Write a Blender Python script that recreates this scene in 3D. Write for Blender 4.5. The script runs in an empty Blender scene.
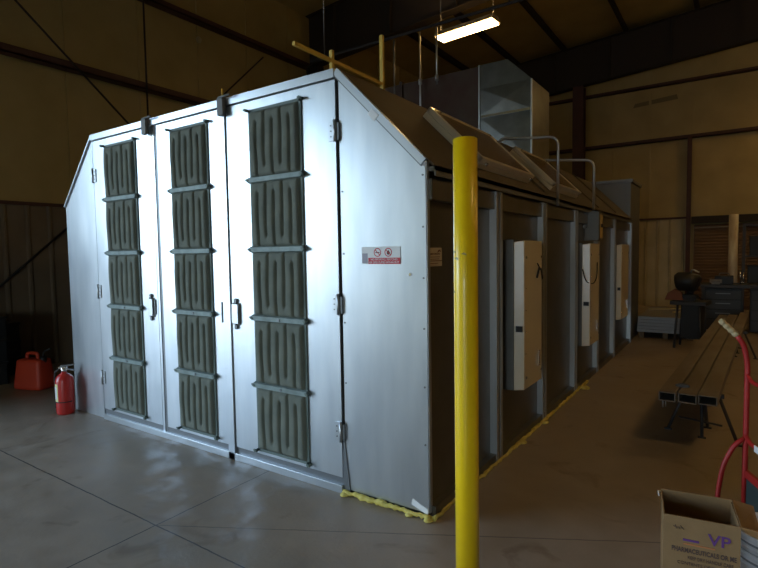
import bpy, bmesh, math, random
from mathutils import Vector, Matrix
random.seed(7)
S = bpy.context.scene
C = S.collection
PI = math.pi

# ------------------------------------------------------------------ materials
def mat(name, col, rough=.6, metal=0.0, noise=None, bump=0.0, bscale=20, coat=0.0, spec=.5, rvar=0.0, emit=None, estr=0):
    m = bpy.data.materials.new(name); m.use_nodes = True
    nt = m.node_tree; N = nt.nodes; L = nt.links
    b = N['Principled BSDF']
    b.inputs['Base Color'].default_value = (*col, 1)
    b.inputs['Roughness'].default_value = rough
    b.inputs['Metallic'].default_value = metal
    b.inputs['Coat Weight'].default_value = coat
    b.inputs['Specular IOR Level'].default_value = spec
    if emit:
        b.inputs['Emission Color'].default_value = (*emit, 1)
        b.inputs['Emission Strength'].default_value = estr
    tc = N.new('ShaderNodeTexCoord')
    if noise:
        col2, scale = noise[0], noise[1]
        det = noise[2] if len(noise) > 2 else 4
        mp = N.new('ShaderNodeMapping'); L.new(tc.outputs['Object'], mp.inputs[0])
        if len(noise) > 3: mp.inputs['Scale'].default_value = noise[3]
        n = N.new('ShaderNodeTexNoise'); n.inputs['Scale'].default_value = scale; n.inputs['Detail'].default_value = det
        L.new(mp.outputs[0], n.inputs['Vector'])
        r = N.new('ShaderNodeValToRGB')
        r.color_ramp.elements[0].position = .35; r.color_ramp.elements[1].position = .68
        r.color_ramp.elements[0].color = (*col, 1); r.color_ramp.elements[1].color = (*col2, 1)
        L.new(n.outputs[0], r.inputs[0]); L.new(r.outputs[0], b.inputs['Base Color'])
        if rvar:
            mr = N.new('ShaderNodeMapRange'); L.new(n.outputs[0], mr.inputs[0])
            mr.inputs['To Min'].default_value = rough - rvar; mr.inputs['To Max'].default_value = rough + rvar
            L.new(mr.outputs[0], b.inputs['Roughness'])
    if bump:
        n2 = N.new('ShaderNodeTexNoise'); n2.inputs['Scale'].default_value = bscale; n2.inputs['Detail'].default_value = 3
        L.new(tc.outputs['Object'], n2.inputs['Vector'])
        bp = N.new('ShaderNodeBump'); bp.inputs['Strength'].default_value = bump; bp.inputs['Distance'].default_value = .01
        L.new(n2.outputs[0], bp.inputs['Height']); L.new(bp.outputs[0], b.inputs['Normal'])
    return m

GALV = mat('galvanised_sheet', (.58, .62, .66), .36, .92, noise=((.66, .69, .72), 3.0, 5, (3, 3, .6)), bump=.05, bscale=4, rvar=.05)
GALV_SIDE = mat('galvanised_shaded', (.17, .16, .14), .40, .85, noise=((.20, .19, .17), 4.0), bump=.05, bscale=5)  # booth sheet darkened in colour, as no daylight reaches the side wall
GALV_TRIM = mat('galvanised_trim', (.58, .61, .64), .34, .85)
GALV_DARK = mat('dull_zinc', (.20, .21, .22), .45, .7)
ROOFM = mat('booth_roof_sheet', (.11, .085, .055), .75, 0, noise=((.09, .07, .045), 3.0))
DUCTM = mat('duct_sheet', (.17, .175, .175), .28, .95, noise=((.22, .225, .225), 6, 5), bump=.08, bscale=3)
DUCTRED = mat('duct_shaded_red', (.06, .022, .012), .75, .0, noise=((.07, .045, .03), 3))  # reddish duct run, darkened in colour for the dim light up there
LATCH = mat('latch_grey_paint', (.13, .13, .12), .6)
POSTM = mat('post_galvanised', (.44, .44, .43), .40, .7)
BLACKGAP = mat('shadow_gap_black', (.02, .02, .02), .8)  # black stands in for shade in the hinge gap and behind filters
FILTER = mat('filter_cloth', (.15, .165, .14), .9, 0, noise=((.19, .205, .17), 9, 4), bump=.3, bscale=180, spec=.2)
STRAP = mat('strap_metal', (.24, .30, .29), .6, .2, noise=((.17, .21, .20), 14))
FRAMEM = mat('filter_frame_green', (.13, .17, .155), .6, .1)
YELLOW = mat('yellow_paint', (1.0, .66, .004), .35, 0, noise=((.96, .62, .004), 5), coat=.3, bump=.02, bscale=12)
YSCUFF = mat('yellow_scuff', (.45, .33, .08), .6)
YRAIL = mat('yellow_rail_metal', (.62, .40, .05), .5)  # the rail's yellow stands in for lamp light on bare metal
FOAM = mat('foam_sealant', (.72, .60, .16), .75, 0, noise=((.55, .42, .07), 25), bump=.4, bscale=60)
CREAM = mat('cream_enamel', (.72, .62, .44), .30, 0, noise=((.68, .58, .40), 2), coat=.3)
CHROME = mat('bright_metal', (.85, .85, .85), .16, 1)
RED = mat('red_enamel', (.55, .025, .02), .35, 0, coat=.3)
REDPIPE = mat('red_pipe_paint', (.46, .02, .018), .45, 0, noise=((.36, .018, .016), 8))
REDPLASTIC = mat('red_plastic', (.52, .05, .02), .5)
BLACK = mat('black_rubber', (.015, .015, .016), .5)
DKCRATE = mat('dark_crate_plastic', (.018, .02, .022), .5)
WHITE = mat('white_print', (.80, .80, .80), .5)
SIGNRED = mat('sign_red', (.60, .05, .07), .5)
SIGNGREY = mat('sign_grey', (.38, .36, .42), .5)
LABELC = mat('label_cream', (.62, .52, .38), .6)
LABELB = mat('label_brown', (.22, .09, .05), .6)
YLABEL = mat('yellow_label', (.78, .76, .35), .5)
CARD = mat('cardboard', (.33, .20, .095), .85, 0, noise=((.28, .17, .08), 7, 5), bump=.15, bscale=40, spec=.2)
PURPLE = mat('purple_ink', (.13, .04, .20), .7)
INK = mat('dark_ink', (.10, .06, .05), .8)
ORANGEINK = mat('orange_ink', (.55, .20, .07), .8)
PAIL = mat('white_pail_plastic', (.70, .70, .72), .4)
PAILD = mat('grey_pail_shadow_band', (.22, .23, .25), .5)
STEEL = mat('mill_steel', (.26, .23, .20), .5, .45, noise=((.20, .165, .13), 4, 5, (2, .5, 2)))
STAND = mat('stand_black_paint', (.04, .04, .045), .5)
PRIMER = mat('red_oxide_primer', (.085, .032, .024), .6, 0, noise=((.065, .026, .02), 3))
DARKSTEEL = mat('dark_rafter_paint', (.025, .018, .015), .7)
INSUL = mat('vinyl_insulation', (.47, .36, .145), .55, 0, noise=((.39, .295, .11), 1.3, 6), bump=.5, bscale=1.6)
DARKWALL = mat('dark_wall_panel', (.10, .075, .05), .7)
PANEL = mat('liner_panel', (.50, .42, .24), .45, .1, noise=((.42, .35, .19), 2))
ROLLUP = mat('rollup_brown', (.16, .095, .055), .55)
ORANGE = mat('orange_guard', (.24, .07, .02), .5)
GREYSHEET = mat('grey_sheet_stack', (.30, .31, .33), .5, .3)
WOOD = mat('pallet_wood', (.25, .17, .09), .8, 0, noise=((.18, .12, .07), 10))
PVC = mat('white_pvc', (.70, .64, .50), .4, 0, noise=((.40, .28, .17), 2.3, 4, (3, 3, .8)))
GRIP = mat('cream_grip_rubber', (.58, .46, .26), .6)
LAMP = mat('warm_lamp_diffuser', (1, .9, .7), .5, emit=(1, .62, .22), estr=26)
LAMPBODY = mat('lamp_body', (.55, .50, .40), .4, .5)
GROUND = mat('outdoor_concrete', (.40, .39, .37), .9)

# floor: stained polished concrete with saw-cut joints
def floor_mat():
    m = bpy.data.materials.new('concrete_floor'); m.use_nodes = True
    nt = m.node_tree; N = nt.nodes; L = nt.links; b = N['Principled BSDF']
    tc = N.new('ShaderNodeTexCoord'); P = tc.outputs['Object']
    def noise(sc, det, dist=0):
        n = N.new('ShaderNodeTexNoise'); n.inputs['Scale'].default_value = sc; n.inputs['Detail'].default_value = det
        n.inputs['Distortion'].default_value = dist; L.new(P, n.inputs['Vector']); return n.outputs[0]
    n1 = noise(.9, 8, .6); n2 = noise(5, 6, .4); n3 = noise(38, 3)
    r = N.new('ShaderNodeValToRGB'); e = r.color_ramp.elements
    e[0].position = .3; e[0].color = (.23, .18, .13, 1); e[1].position = .7; e[1].color = (.38, .31, .24, 1)
    mx = N.new('ShaderNodeMath'); mx.operation = 'MULTIPLY_ADD'; mx.inputs[1].default_value = .45; L.new(n2, mx.inputs[0])
    m2 = N.new('ShaderNodeMath'); m2.operation = 'MULTIPLY'; m2.inputs[1].default_value = .55; L.new(n1, m2.inputs[0]); L.new(m2.outputs[0], mx.inputs[2])
    L.new(mx.outputs[0], r.inputs[0])
    sx = N.new('ShaderNodeSeparateXYZ'); L.new(P, sx.inputs[0])
    def math_(op, a, bb=None):
        q = N.new('ShaderNodeMath'); q.operation = op
        for i, v in enumerate((a, bb)):
            if v is None: continue
            if isinstance(v, (int, float)): q.inputs[i].default_value = v
            else: L.new(v, q.inputs[i])
        return q.outputs[0]
    wob = math_('MULTIPLY', math_('SUBTRACT', noise(9, 3), .5), .012)
    def joint(val):
        return math_('LESS_THAN', math_('ABSOLUTE', math_('ADD', val, wob)), .0045)
    X, Y = sx.outputs[0], sx.outputs[1]
    j1 = joint(math_('SUBTRACT', Y, -.94)); j2 = joint(math_('SUBTRACT', X, -1.335))
    # a crack running off from the joint crossing
    d = math_('SUBTRACT', math_('MULTIPLY', math_('SUBTRACT', X, -1.335), .485), math_('MULTIPLY', math_('SUBTRACT', Y, -.94), .875))
    j3 = math_('MULTIPLY', math_('MULTIPLY', joint(d), math_('GREATER_THAN', X, -1.335)), math_('LESS_THAN', X, 3.0))
    j4 = joint(math_('SUBTRACT', X, 4.8)); j5 = joint(math_('SUBTRACT', Y, -4.6))
    jj = math_('MAXIMUM', math_('MAXIMUM', math_('MAXIMUM', j1, j2), math_('MAXIMUM', j4, j5)), math_('MULTIPLY', j3, .6))
    st = N.new('ShaderNodeValToRGB'); st.color_ramp.elements[0].position = .60; st.color_ramp.elements[1].position = .72
    st.color_ramp.elements[0].color = (0, 0, 0, 1); st.color_ramp.elements[1].color = (1, 1, 1, 1)
    L.new(noise(2.7, 8, 1.2), st.inputs[0])
    k1 = N.new('ShaderNodeMixRGB'); k1.blend_type = 'MULTIPLY'; k1.inputs[2].default_value = (.70, .66, .62, 1)
    L.new(st.outputs[0], k1.inputs[0]); L.new(r.outputs[0], k1.inputs[1])
    k2 = N.new('ShaderNodeMixRGB'); k2.inputs[2].default_value = (.035, .03, .028, 1)
    L.new(jj, k2.inputs[0]); L.new(k1.outputs[0], k2.inputs[1]); L.new(k2.outputs[0], b.inputs['Base Color'])
    mr = N.new('ShaderNodeMapRange'); mr.inputs['From Min'].default_value = .3; mr.inputs['From Max'].default_value = .7
    mr.inputs['To Min'].default_value = .38; mr.inputs['To Max'].default_value = .6
    L.new(n2, mr.inputs[0]); L.new(mr.outputs[0], b.inputs['Roughness'])
    bp = N.new('ShaderNodeBump'); bp.inputs['Strength'].default_value = .12; bp.inputs['Distance'].default_value = .01
    L.new(n3, bp.inputs['Height']); L.new(bp.outputs[0], b.inputs['Normal'])
    return m
FLOOR = floor_mat()

# ------------------------------------------------------------------ mesh helpers
def box(bm, x0, x1, y0, y1, z0, z1):
    v = [bm.verts.new(p) for p in ((x0,y0,z0),(x1,y0,z0),(x1,y1,z0),(x0,y1,z0),(x0,y0,z1),(x1,y0,z1),(x1,y1,z1),(x0,y1,z1))]
    for f in ((0,3,2,1),(4,5,6,7),(0,1,5,4),(1,2,6,5),(2,3,7,6),(3,0,4,7)):
        bm.faces.new([v[i] for i in f])
    return v
def prism(bm, pts, ext):
    """closed outline (3D points) extruded along vector ext"""
    e = Vector(ext); a = [bm.verts.new(p) for p in pts]; b = [bm.verts.new(Vector(p) + e) for p in pts]
    n = len(pts); bm.faces.new(a); bm.faces.new(list(reversed(b)))
    for i in range(n):
        j = (i + 1) % n; bm.faces.new((a[j], a[i], b[i], b[j]))
def tube(bm, pts, r, seg=12, caps=True, rad=None):
    pts = [Vector(p) for p in pts]; rings = []
    n = len(pts); prev = None
    for i, p in enumerate(pts):
        t = (pts[min(i+1, n-1)] - pts[max(i-1, 0)]).normalized()
        if prev is None:
            a = Vector((0,0,1)) if abs(t.z) < .9 else Vector((1,0,0))
            u = t.cross(a).normalized()
        else:
            u = (prev - t * prev.dot(t)).normalized()
        prev = u; w = t.cross(u)
        rr = rad[i] if rad else r
        rings.append([bm.verts.new(p + (u*math.cos(2*PI*k/seg) + w*math.sin(2*PI*k/seg))*rr) for k in range(seg)])
    for a, b in zip(rings, rings[1:]):
        for k in range(seg):
            f = bm.faces.new((a[k], a[(k+1)%seg], b[(k+1)%seg], b[k])); f.smooth = True
    if caps:
        bm.faces.new(list(reversed(rings[0]))); bm.faces.new(rings[-1])
def lathe(bm, prof, cx=0, cy=0, seg=28):
    rings = []
    for r, z in prof:
        if r < 1e-6: rings.append([bm.verts.new((cx, cy, z))])
        else: rings.append([bm.verts.new((cx+r*math.cos(2*PI*k/seg), cy+r*math.sin(2*PI*k/seg), z)) for k in range(seg)])
    for a, b in zip(rings, rings[1:]):
        for k in range(seg):
            j = (k+1) % seg
            if len(a) == 1 and len(b) == 1: continue
            if len(a) == 1: f = bm.faces.new((a[0], b[k], b[j]))
            elif len(b) == 1: f = bm.faces.new((a[k], a[j], b[0]))
            else: f = bm.faces.new((a[k], a[j], b[j], b[k]))
            f.smooth = True
def bend(pts, rad=.06, n=6):
    """round the inner corners of a polyline"""
    out = [Vector(pts[0])]
    for i in range(1, len(pts)-1):
        p = Vector(pts[i]); a = (Vector(pts[i-1]) - p); b = (Vector(pts[i+1]) - p)
        r = min(rad, a.length*.45, b.length*.45)
        s = p + a.normalized()*r; e = p + b.normalized()*r
        for k in range(n+1):
            t = k/n; out.append(s*(1-t)**2 + p*2*t*(1-t) + e*t*t)
    out.append(Vector(pts[-1])); return out
def obj(name, bm, m, parent=None, bevel=0, loc=None, rot=None):
    bmesh.ops.recalc_face_normals(bm, faces=bm.faces)
    me = bpy.data.meshes.new(name); bm.to_mesh(me); bm.free()
    me.materials.append(m)
    o = bpy.data.objects.new(name, me); C.objects.link(o)
    if parent: o.parent = parent
    if loc: o.location = loc
    if rot: o.rotation_euler = rot
    if bevel:
        b = o.modifiers.new('bevel', 'BEVEL'); b.width = bevel; b.segments = 2; b.limit_method = 'ANGLE'
    return o
def bx(name, m, parent, x0, x1, y0, y1, z0, z1, bevel=0):
    bm = bmesh.new(); box(bm, min(x0,x1), max(x0,x1), min(y0,y1), max(y0,y1), min(z0,z1), max(z0,z1)); return obj(name, bm, m, parent, bevel)
def tag(o, label, cat, group=None, kind=None):
    o['label'] = label; o['category'] = cat
    if group: o['group'] = group
    if kind: o['kind'] = kind
    return o
def thing(name, label, cat, loc=(0,0,0), rz=0, group=None):
    o = bpy.data.objects.new(name, None); C.objects.link(o); o.location = loc; o.rotation_euler = (0,0,rz)
    o.empty_display_size = .1
    return tag(o, label, cat, group)
def struct(o): o['kind'] = 'structure'; return o
def textmesh(bm_name, s, size, m, parent, M, bold=0, ext=.0006, width=None):
    cu = bpy.data.curves.new('lettering', 'FONT'); cu.body = s; cu.size = size; cu.extrude = ext; cu.offset = bold
    cu.align_x = 'LEFT'
    t = bpy.data.objects.new('lettering', cu); C.objects.link(t)
    dg = bpy.context.evaluated_depsgraph_get(); dg.update()
    me = bpy.data.meshes.new_from_object(t.evaluated_get(dg)); bpy.data.objects.remove(t)
    if width:
        xs = [v.co.x for v in me.vertices]; k = width/(max(xs)-min(xs))
        for v in me.vertices: v.co.x = (v.co.x-min(xs))*k
    me.transform(M); me.materials.clear(); me.materials.append(m); me.name = bm_name
    o = bpy.data.objects.new(bm_name, me); C.objects.link(o); o.parent = parent
    return o
FRONT = Matrix.Rotation(PI/2, 4, 'X')                     # text facing -Y
def at_front(x, y, z): return Matrix.Translation((x, y, z)) @ FRONT
def at_side(x, y, z): return Matrix.Translation((x, y, z)) @ Matrix.Rotation(PI/2, 4, 'Z') @ FRONT  # facing +X

# ------------------------------------------------------------------ the building
XL, XR, YF, YB = -7.1, 8.0, -9.0, 14.0
def roofz(x): return 7.86 + .083*x
struct(bx('floor', FLOOR, None, XL-.3, XR+.3, YF-.3, YB+.3, -.2, 0))
struct(bx('ground_outside', GROUND, None, XL-30, XL-.3, -25, 25, -.25, -.01))
# left wall with the open overhead doorway that lets the daylight in
DY0, DY1, DZ = -7.4, -2.5, 4.4
WB = 2.38     # height where the liner panel gives way to insulation
bm = bmesh.new()
box(bm, XL-.25, XL, YF-.2, DY0, 0, roofz(XL)+.1); box(bm, XL-.25, XL, DY1, YB+.2, 0, roofz(XL)+.1); box(bm, XL-.25, XL, DY0, DY1, DZ, roofz(XL)+.1)
struct(obj('wall_left', bm, INSUL))
bm = bmesh.new(); box(bm, XL-.2, XR+.2, YB, YB+.2, 0, 8.7); struct(obj('wall_back', bm, INSUL))
FX0, FX1, FZ = .4, 2.7, 2.5      # second open doorway, in the wall behind the photographer
bm = bmesh.new(); box(bm, XL-.2, FX0, YF-.2, YF, 0, 8.7); box(bm, FX1, XR+.2, YF-.2, YF, 0, 8.7); box(bm, FX0, FX1, YF-.2, YF, FZ, 8.7); struct(obj('wall_front', bm, INSUL))
bm = bmesh.new(); box(bm, FX0-.1, FX0, YF-.02, YF+.06, 0, FZ+.1); box(bm, FX1, FX1+.1, YF-.02, YF+.06, 0, FZ+.1); box(bm, FX0, FX1, YF-.02, YF+.06, FZ, FZ+.1)
struct(obj('trim_9', bm, PRIMER))
struct(bx('ground_outside', GROUND, None, XL-.3, XR+20, -30, YF-.3, -.25, -.01))
bm = bmesh.new(); box(bm, XR, XR+.2, YF, YB, 0, 8.7); struct(obj('wall_right', bm, DARKWALL))
bm = bmesh.new()
prism(bm, [(XL-.3, YF-.3, roofz(XL-.3)), (XR+.3, YF-.3, roofz(XR+.3)), (XR+.3, YF-.3, roofz(XR+.3)+.15), (XL-.3, YF-.3, roofz(XL-.3)+.15)], (0, YB-YF+.6, 0))
struct(obj('ceiling', bm, INSUL))
# door frame around the open doorway
bm = bmesh.new()
box(bm, XL-.02, XL+.06, DY0-.1, DY0, 0, DZ+.1); box(bm, XL-.02, XL+.06, DY1, DY1+.1, 0, DZ+.1); box(bm, XL-.02, XL+.06, DY0, DY1, DZ, DZ+.1)
struct(obj('trim_1', bm, PRIMER))
# liner panel wainscots with ribs
SHADEPANEL = mat('shaded_liner', (.20, .155, .10), .6, 0, noise=((.16, .12, .075), 2))  # darker copy of the liner, shade of the unlit left wall put in
def liner(name, x0, x1, y0, y1, z1, ribaxis, face, m=PANEL):
    bm = bmesh.new(); box(bm, x0, x1, y0, y1, 0, z1)
    if ribaxis == 'y':
        y = y0 + .15
        while y < y1 - .05:
            prism(bm, [(face, y-.035, 0), (face+.03, y-.015, 0), (face+.03, y+.015, 0), (face, y+.035, 0)], (0, 0, z1)); y += .3
    else:
        x = x0 + .12
        while x < x1 - .05:
            prism(bm, [(x-.035, face, 0), (x-.015, face-.03, 0), (x+.015, face-.03, 0), (x+.035, face, 0)], (0, 0, z1)); x += .3
    return struct(obj(name, bm, m))
liner('trim_2', XL, XL+.02, DY1+.12, YB, WB, 'y', XL+.02, SHADEPANEL)
liner('trim_3', -7.0, .50, YB-.32, YB-.30, WB+.02, 'x', YB-.32)
struct(bx('trim_4', PRIMER, None, XL, XL+.05, DY1+.12, YB, WB, WB+.05))
struct(bx('trim_5', PRIMER, None, -7.0, .50, YB-.38, YB-.30, WB+.02, WB+.07))
struct(bx('trim_6', INSUL, None, -7.0, 6.5, YB-.30, YB-.25, 0, 7.2))   # inner lining of the far wall
# vertical seams in the wall insulation
seams = bmesh.new()
y = -1.0
while y < YB - .4:
    box(seams, XL, XL+.02, y-.03, y+.03, WB+.05, roofz(XL)); y += 1.22
struct(obj('trim_7', seams, INSUL))
seams = bmesh.new(); x = -6.4
while x < 6.5:
    box(seams, x-.03, x+.03, YB-.325, YB-.30, WB+.1, 7.0); x += .98
struct(obj('trim_8', seams, INSUL))

def ibeam_vertical(bm, cx, cy, z0, z1, w=.2, d=.3, axis='y', t=.02):
    if axis == 'y':
        box(bm, cx-w/2, cx+w/2, cy-d/2, cy-d/2+t, z0, z1); box(bm, cx-w/2, cx+w/2, cy+d/2-t, cy+d/2, z0, z1); box(bm, cx-.01, cx+.01, cy-d/2+t, cy+d/2-t, z0, z1)
    else:
        box(bm, cx-d/2, cx-d/2+t, cy-w/2, cy+w/2, z0, z1); box(bm, cx+d/2-t, cx+d/2, cy-w/2, cy+w/2, z0, z1); box(bm, cx-d/2+t, cx+d/2-t, cy-.01, cy+.01, z0, z1)
# far wall column
bm = bmesh.new(); ibeam_vertical(bm, -2.32, YB-.66, 0, 6.29, .30, .30)
tag(obj('steel_column', bm, PRIMER), 'red-brown steel column standing against the far wall under the rafter', 'column')
bm = bmesh.new(); ibeam_vertical(bm, .45, YB-.42, 0, 4.52, .10, .16)
tag(obj('steel_post', bm, PRIMER), 'thin brown steel post beside the roll-up door in the far wall', 'post')
# frames: a rafter with deep web per bay
def rafter(cy, label, x0=-6.80, depth=1.15):
    bm = bmesh.new()
    xs = [x0, 6.5]
    def web(xa, xb, ya, yb, da, db):
        prism(bm, [(xa, ya, roofz(xa)-.21-da), (xb, ya, roofz(xb)-.21-da), (xb, ya, roofz(xb)-.21-db), (xa, ya, roofz(xa)-.21-db)], (0, yb-ya, 0))
    web(x0, 6.5, cy-.01, cy+.01, depth-.02, .02)
    web(x0, 6.5, cy-.12, cy+.12, depth, depth-.02)
    web(x0, 6.5, cy-.12, cy+.12, .02, .0)
    x = x0 + .8
    while x < 6.4:
        box(bm, x-.008, x+.008, cy-.11, cy+.11, roofz(x)-.21-depth+.03, roofz(x)-.24); x += 1.5
    return tag(obj('rafter', bm, DARKSTEEL), label, 'rafter')
rafter(6.75, 'dark steel rafter crossing above the lit ceiling lamp')
rafter(13.36, 'dark deep steel rafter along the top of the far wall')
rafter(-.7, 'dark steel rafter overhead just in front of the booth doors')
for cy, lab in ((6.75, 'dark steel column at the left wall behind the booth'), (-.7, 'dark steel column at the left wall near the doorway'), (13.36, 'dark steel column in the far left corner')):
    bm = bmesh.new(); ibeam_vertical(bm, XL+.45, cy, 0, roofz(XL)-1.335, .22, .34, 'x')
    tag(obj('steel_column', bm, DARKSTEEL), lab, 'column')
# girts
def zgirt_x(name, x0, x1, y, z, label):
    bm = bmesh.new()
    box(bm, x0, x1, y-.16, y, z-.05, z-.035); box(bm, x0, x1, y-.16, y-.15, z-.05, z+.02); box(bm, x0, x1, y-.01, y, z-.05, z+.06)
    return tag(obj(name, bm, PRIMER), label, 'girt')
zgirt_x('wall_girt', -7.0, 6.5, YB-.34, 4.57, 'brown steel girt across the far wall, lower of the two')
zgirt_x('wall_girt', -7.0, 6.5, YB-.34, 6.05, 'brown steel girt across the far wall, upper one below the rafter')
def zgirt_y(y0, y1, z, label):
    bm = bmesh.new()
    box(bm, XL+.02, XL+.2, y0, y1, z-.05, z-.03); box(bm, XL+.19, XL+.2, y0, y1, z-.05, z+.05); box(bm, XL+.02, XL+.035, y0, y1, z-.05, z+.12)
    return tag(obj('wall_girt', bm, PRIMER), label, 'girt')
zgirt_y(DY1+.2, 13.3, 4.52, 'dark red steel girt on the left wall, lower one running down to the booth top')
zgirt_y(-6.5, 13.3, 6.05, 'dark red steel girt on the left wall, upper one near the rafters')
# roof purlins
for x, lab in ((-5.55, 'dark purlin under the roof left of the lamp'), (-4.2, 'dark purlin under the roof just left of the lamp'), (-2.77, 'dark purlin under the roof just right of the lamp'),
               (-1.1, 'dark purlin under the roof farther right of the lamp'), (.57, 'dark purlin under the roof, third to the right of the lamp'), (2.2, 'dark purlin under the roof, rightmost')):
    bm = bmesh.new(); z = roofz(x)
    box(bm, x-.05, x+.06, YF+.2, 13.9, z-.20, z-.185); box(bm, x-.008, x+.008, YF+.2, 13.9, z-.2, z-.02)
    box(bm, x-.06, x, YF+.2, 13.9, z-.03, z-.01)
    tag(obj('purlin', bm, DARKSTEEL), lab, 'purlin', 'roof purlins')
# rod bracing on the left wall
def rod(name, a, b, r, m, label, cat):
    bm = bmesh.new(); tube(bm, [a, b], r, 8); return tag(obj(name, bm, m), label, cat)
rod('brace_rod', (XL+.22, -.1, 5.9), (XL+.22, 2.45, 3.66), .016, DARKSTEEL, 'thin dark brace rod slanting down the left wall, crossing the girt', 'brace')
rod('sag_rod', (XL+.22, 2.63, 6.6), (XL+.22, 2.63, 3.9), .016, DARKSTEEL, 'thin dark upright rod on the left wall behind the booth top', 'rod')
rod('brace_rod', (XL+.22, 5.35, 5.8), (XL+.22, 4.1, 4.60), .016, DARKSTEEL, 'thin dark brace rod on the left wall over the middle booth door', 'brace')
rod('brace_rod', (XL+.05, -.3, .62), (XL+.05, 1.6, 2.33), .018, BLACK, 'dark pole leaning low on the left wall liner panel', 'brace')
bm = bmesh.new(); lathe(bm, [(0,0),(.055,0),(.06,.02),(.04,.05),(0,.055)], seg=20)
tag(obj('alarm_bell', bm, PANEL, loc=(XL+.02, 3.87, 5.73), rot=(0, PI/2, 0)), 'small pale round fitting high on the left wall', 'wall fitting')
# dark stain patches high on the far wall as torn insulation
bm = bmesh.new()
prism(bm, [(-.95, YB-.31, 5.55), (.15, YB-.31, 5.62), (.12, YB-.31, 5.75), (-.9, YB-.31, 5.66)], (0, .008, 0))
tag(obj('wall_stain', bm, mat('old_stain', (.22,.17,.08), .8)), 'dark horizontal smudge on the insulation between the far wall girts', 'stain')

# roll-up door in the far wall
D1 = struct(bx('door_1', ROLLUP, None, .58, 4.2, YB-.36, YB-.33, 0, 2.22))
bm = bmesh.new(); z = .05
while z < 2.2:
    prism(bm, [(.6, YB-.36, z), (.6, YB-.375, z+.03), (.6, YB-.36, z+.06)], (3.58, 0, 0)); z += .078
obj('door_slats', bm, ROLLUP, D1)
bx('door_header', DARKSTEEL, D1, .52, 4.3, YB-.50, YB-.32, 2.26, 2.44)
bx('door_rail', STEEL, D1, .58, 4.2, YB-.44, YB-.40, 2.13, 2.16)

# ------------------------------------------------------------------ the paint booth
HE, HA, XA, XB, XC, YE = 2.13, 2.77, -.636, -3.665, -4.255, 7.14
booth = thing('paint_booth', 'large galvanised metal paint booth with three filter doors in front and sloped upper edges', 'paint booth', (0, .012, 0))
bm = bmesh.new()
out = [(0,0),(0,HE),(XA,HA),(XB,HA),(XC,HE),(XC,0)]
out = [(-.02,0),(-.02,HE),(XA,HA-.01),(XB,HA-.01),(XC+.02,HE),(XC+.02,0)]
prism(bm, [(x, .012, z) for x, z in out], (0, YE-.012, 0))
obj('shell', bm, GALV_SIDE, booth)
# roof skin on the slopes and top
bm = bmesh.new()
def slope_strip(pa, pb, th, y0, y1):
    d = Vector((pb[0]-pa[0], 0, pb[1]-pa[1])).normalized(); n = Vector((-d.z, 0, d.x))
    if n.z < 0: n = -n
    a = Vector((pa[0], y0, pa[1])); b = Vector((pb[0], y0, pb[1]))
    prism(bm, [a, b, b+n*th, a+n*th], (0, y1-y0, 0))
slope_strip((.03, HE-.03), (XA, HA), .012, .03, YE)
slope_strip((XC-.03, HE-.03), (XB, HA), .012, .03, YE)
box(bm, XB, XA, .03, YE, HA-.005, HA+.008)
obj('roof_skin', bm, ROOFM, booth)
# standing seams on the right slope
for y in (2.25, 4.6, 5.8):
    bm = bmesh.new(); slope_strip((0, HE+.012), (XA, HA+.012), .02, y-.012, y+.012)
    obj('roof_seam', bm, ROOFM, booth)
# eave lip and band under it
bm = bmesh.new(); box(bm, .0, .045, .03, YE, HE-.055, HE-.03); box(bm, .035, .045, .03, YE, HE-.085, HE-.03); obj('eave_lip', bm, GALV_DARK, booth)
bx('eave_band', GALV_SIDE, booth, -.02, .02, .03, YE, HE-.22, HE-.10)
# side posts
for k, y in enumerate((1.05, 2.19, 3.36, 4.50, 5.63)):
    bm = bmesh.new()
    box(bm, -.02, .035, y-.06, y-.02, 0, HE-.09); box(bm, -.02, .02, y-.02, y+.02, 0, HE-.09); box(bm, -.02, .035, y+.02, y+.06, 0, HE-.09)
    obj('wall_post', bm, POSTM, booth)
bx('corner_post', GALV_TRIM, booth, -.02, .04, YE-.10, YE, 0, HE-.02)
bx('base_channel', GALV_SIDE, booth, -.02, .03, .02, YE, 0, .07)
# front side panels
PY = -.012
bm = bmesh.new()
prism(bm, [(XA+.008, PY, .03), (0, PY, .03), (0, PY, HE), (XA+.008, PY, HA-.005)], (0, .024, 0))
rp = obj('front_panel', bm, GALV, booth, .002)
bm = bmesh.new()
prism(bm, [(XC, PY, .0), (XB-.012, PY, .0), (XB-.012, PY, HA-.01), (XC, PY, HE)], (0, .024, 0))
lp = obj('front_panel', bm, GALV, booth, .002)
bx('corner_angle', GALV, booth, -.012, .004, .0, .03, .03, HE)
def slope_trim(xa, za, xb, zb, name, w=.04):
    d = Vector((xb-xa, 0, zb-za)).normalized(); n = Vector((d.z, 0, -d.x))
    if n.z > 0: n = -n
    bm = bmesh.new(); a = Vector((xa, -.03, za)); b = Vector((xb, -.03, zb))
    prism(bm, [a, b, b+n*w, a+n*w], (0, .022, 0))
    if w > .02:
        g = bmesh.new(); prism(g, [a+n*w, b+n*w, b+n*(w+.006), a+n*(w+.006)], (0, .019, 0)); obj('trim_gap', g, GALV_DARK, booth)
    m = -n
    prism(bm, [a+m*.006, b+m*.006, b, a], (0, .03, 0))
    return obj(name, bm, GALV_TRIM, booth)
slope_trim(XA+.008, HA+.005, .008, HE+.005, 'slope_trim')
slope_trim(XB-.012, HA, XC-.004, HE, 'slope_trim', .010)
bm = bmesh.new(); d = Vector((0-XA, 0, HE-HA)).normalized(); n = Vector((d.z, 0, -d.x))
c0 = Vector((XA, -.033, HA)) + d*.40 + n*.005
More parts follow.
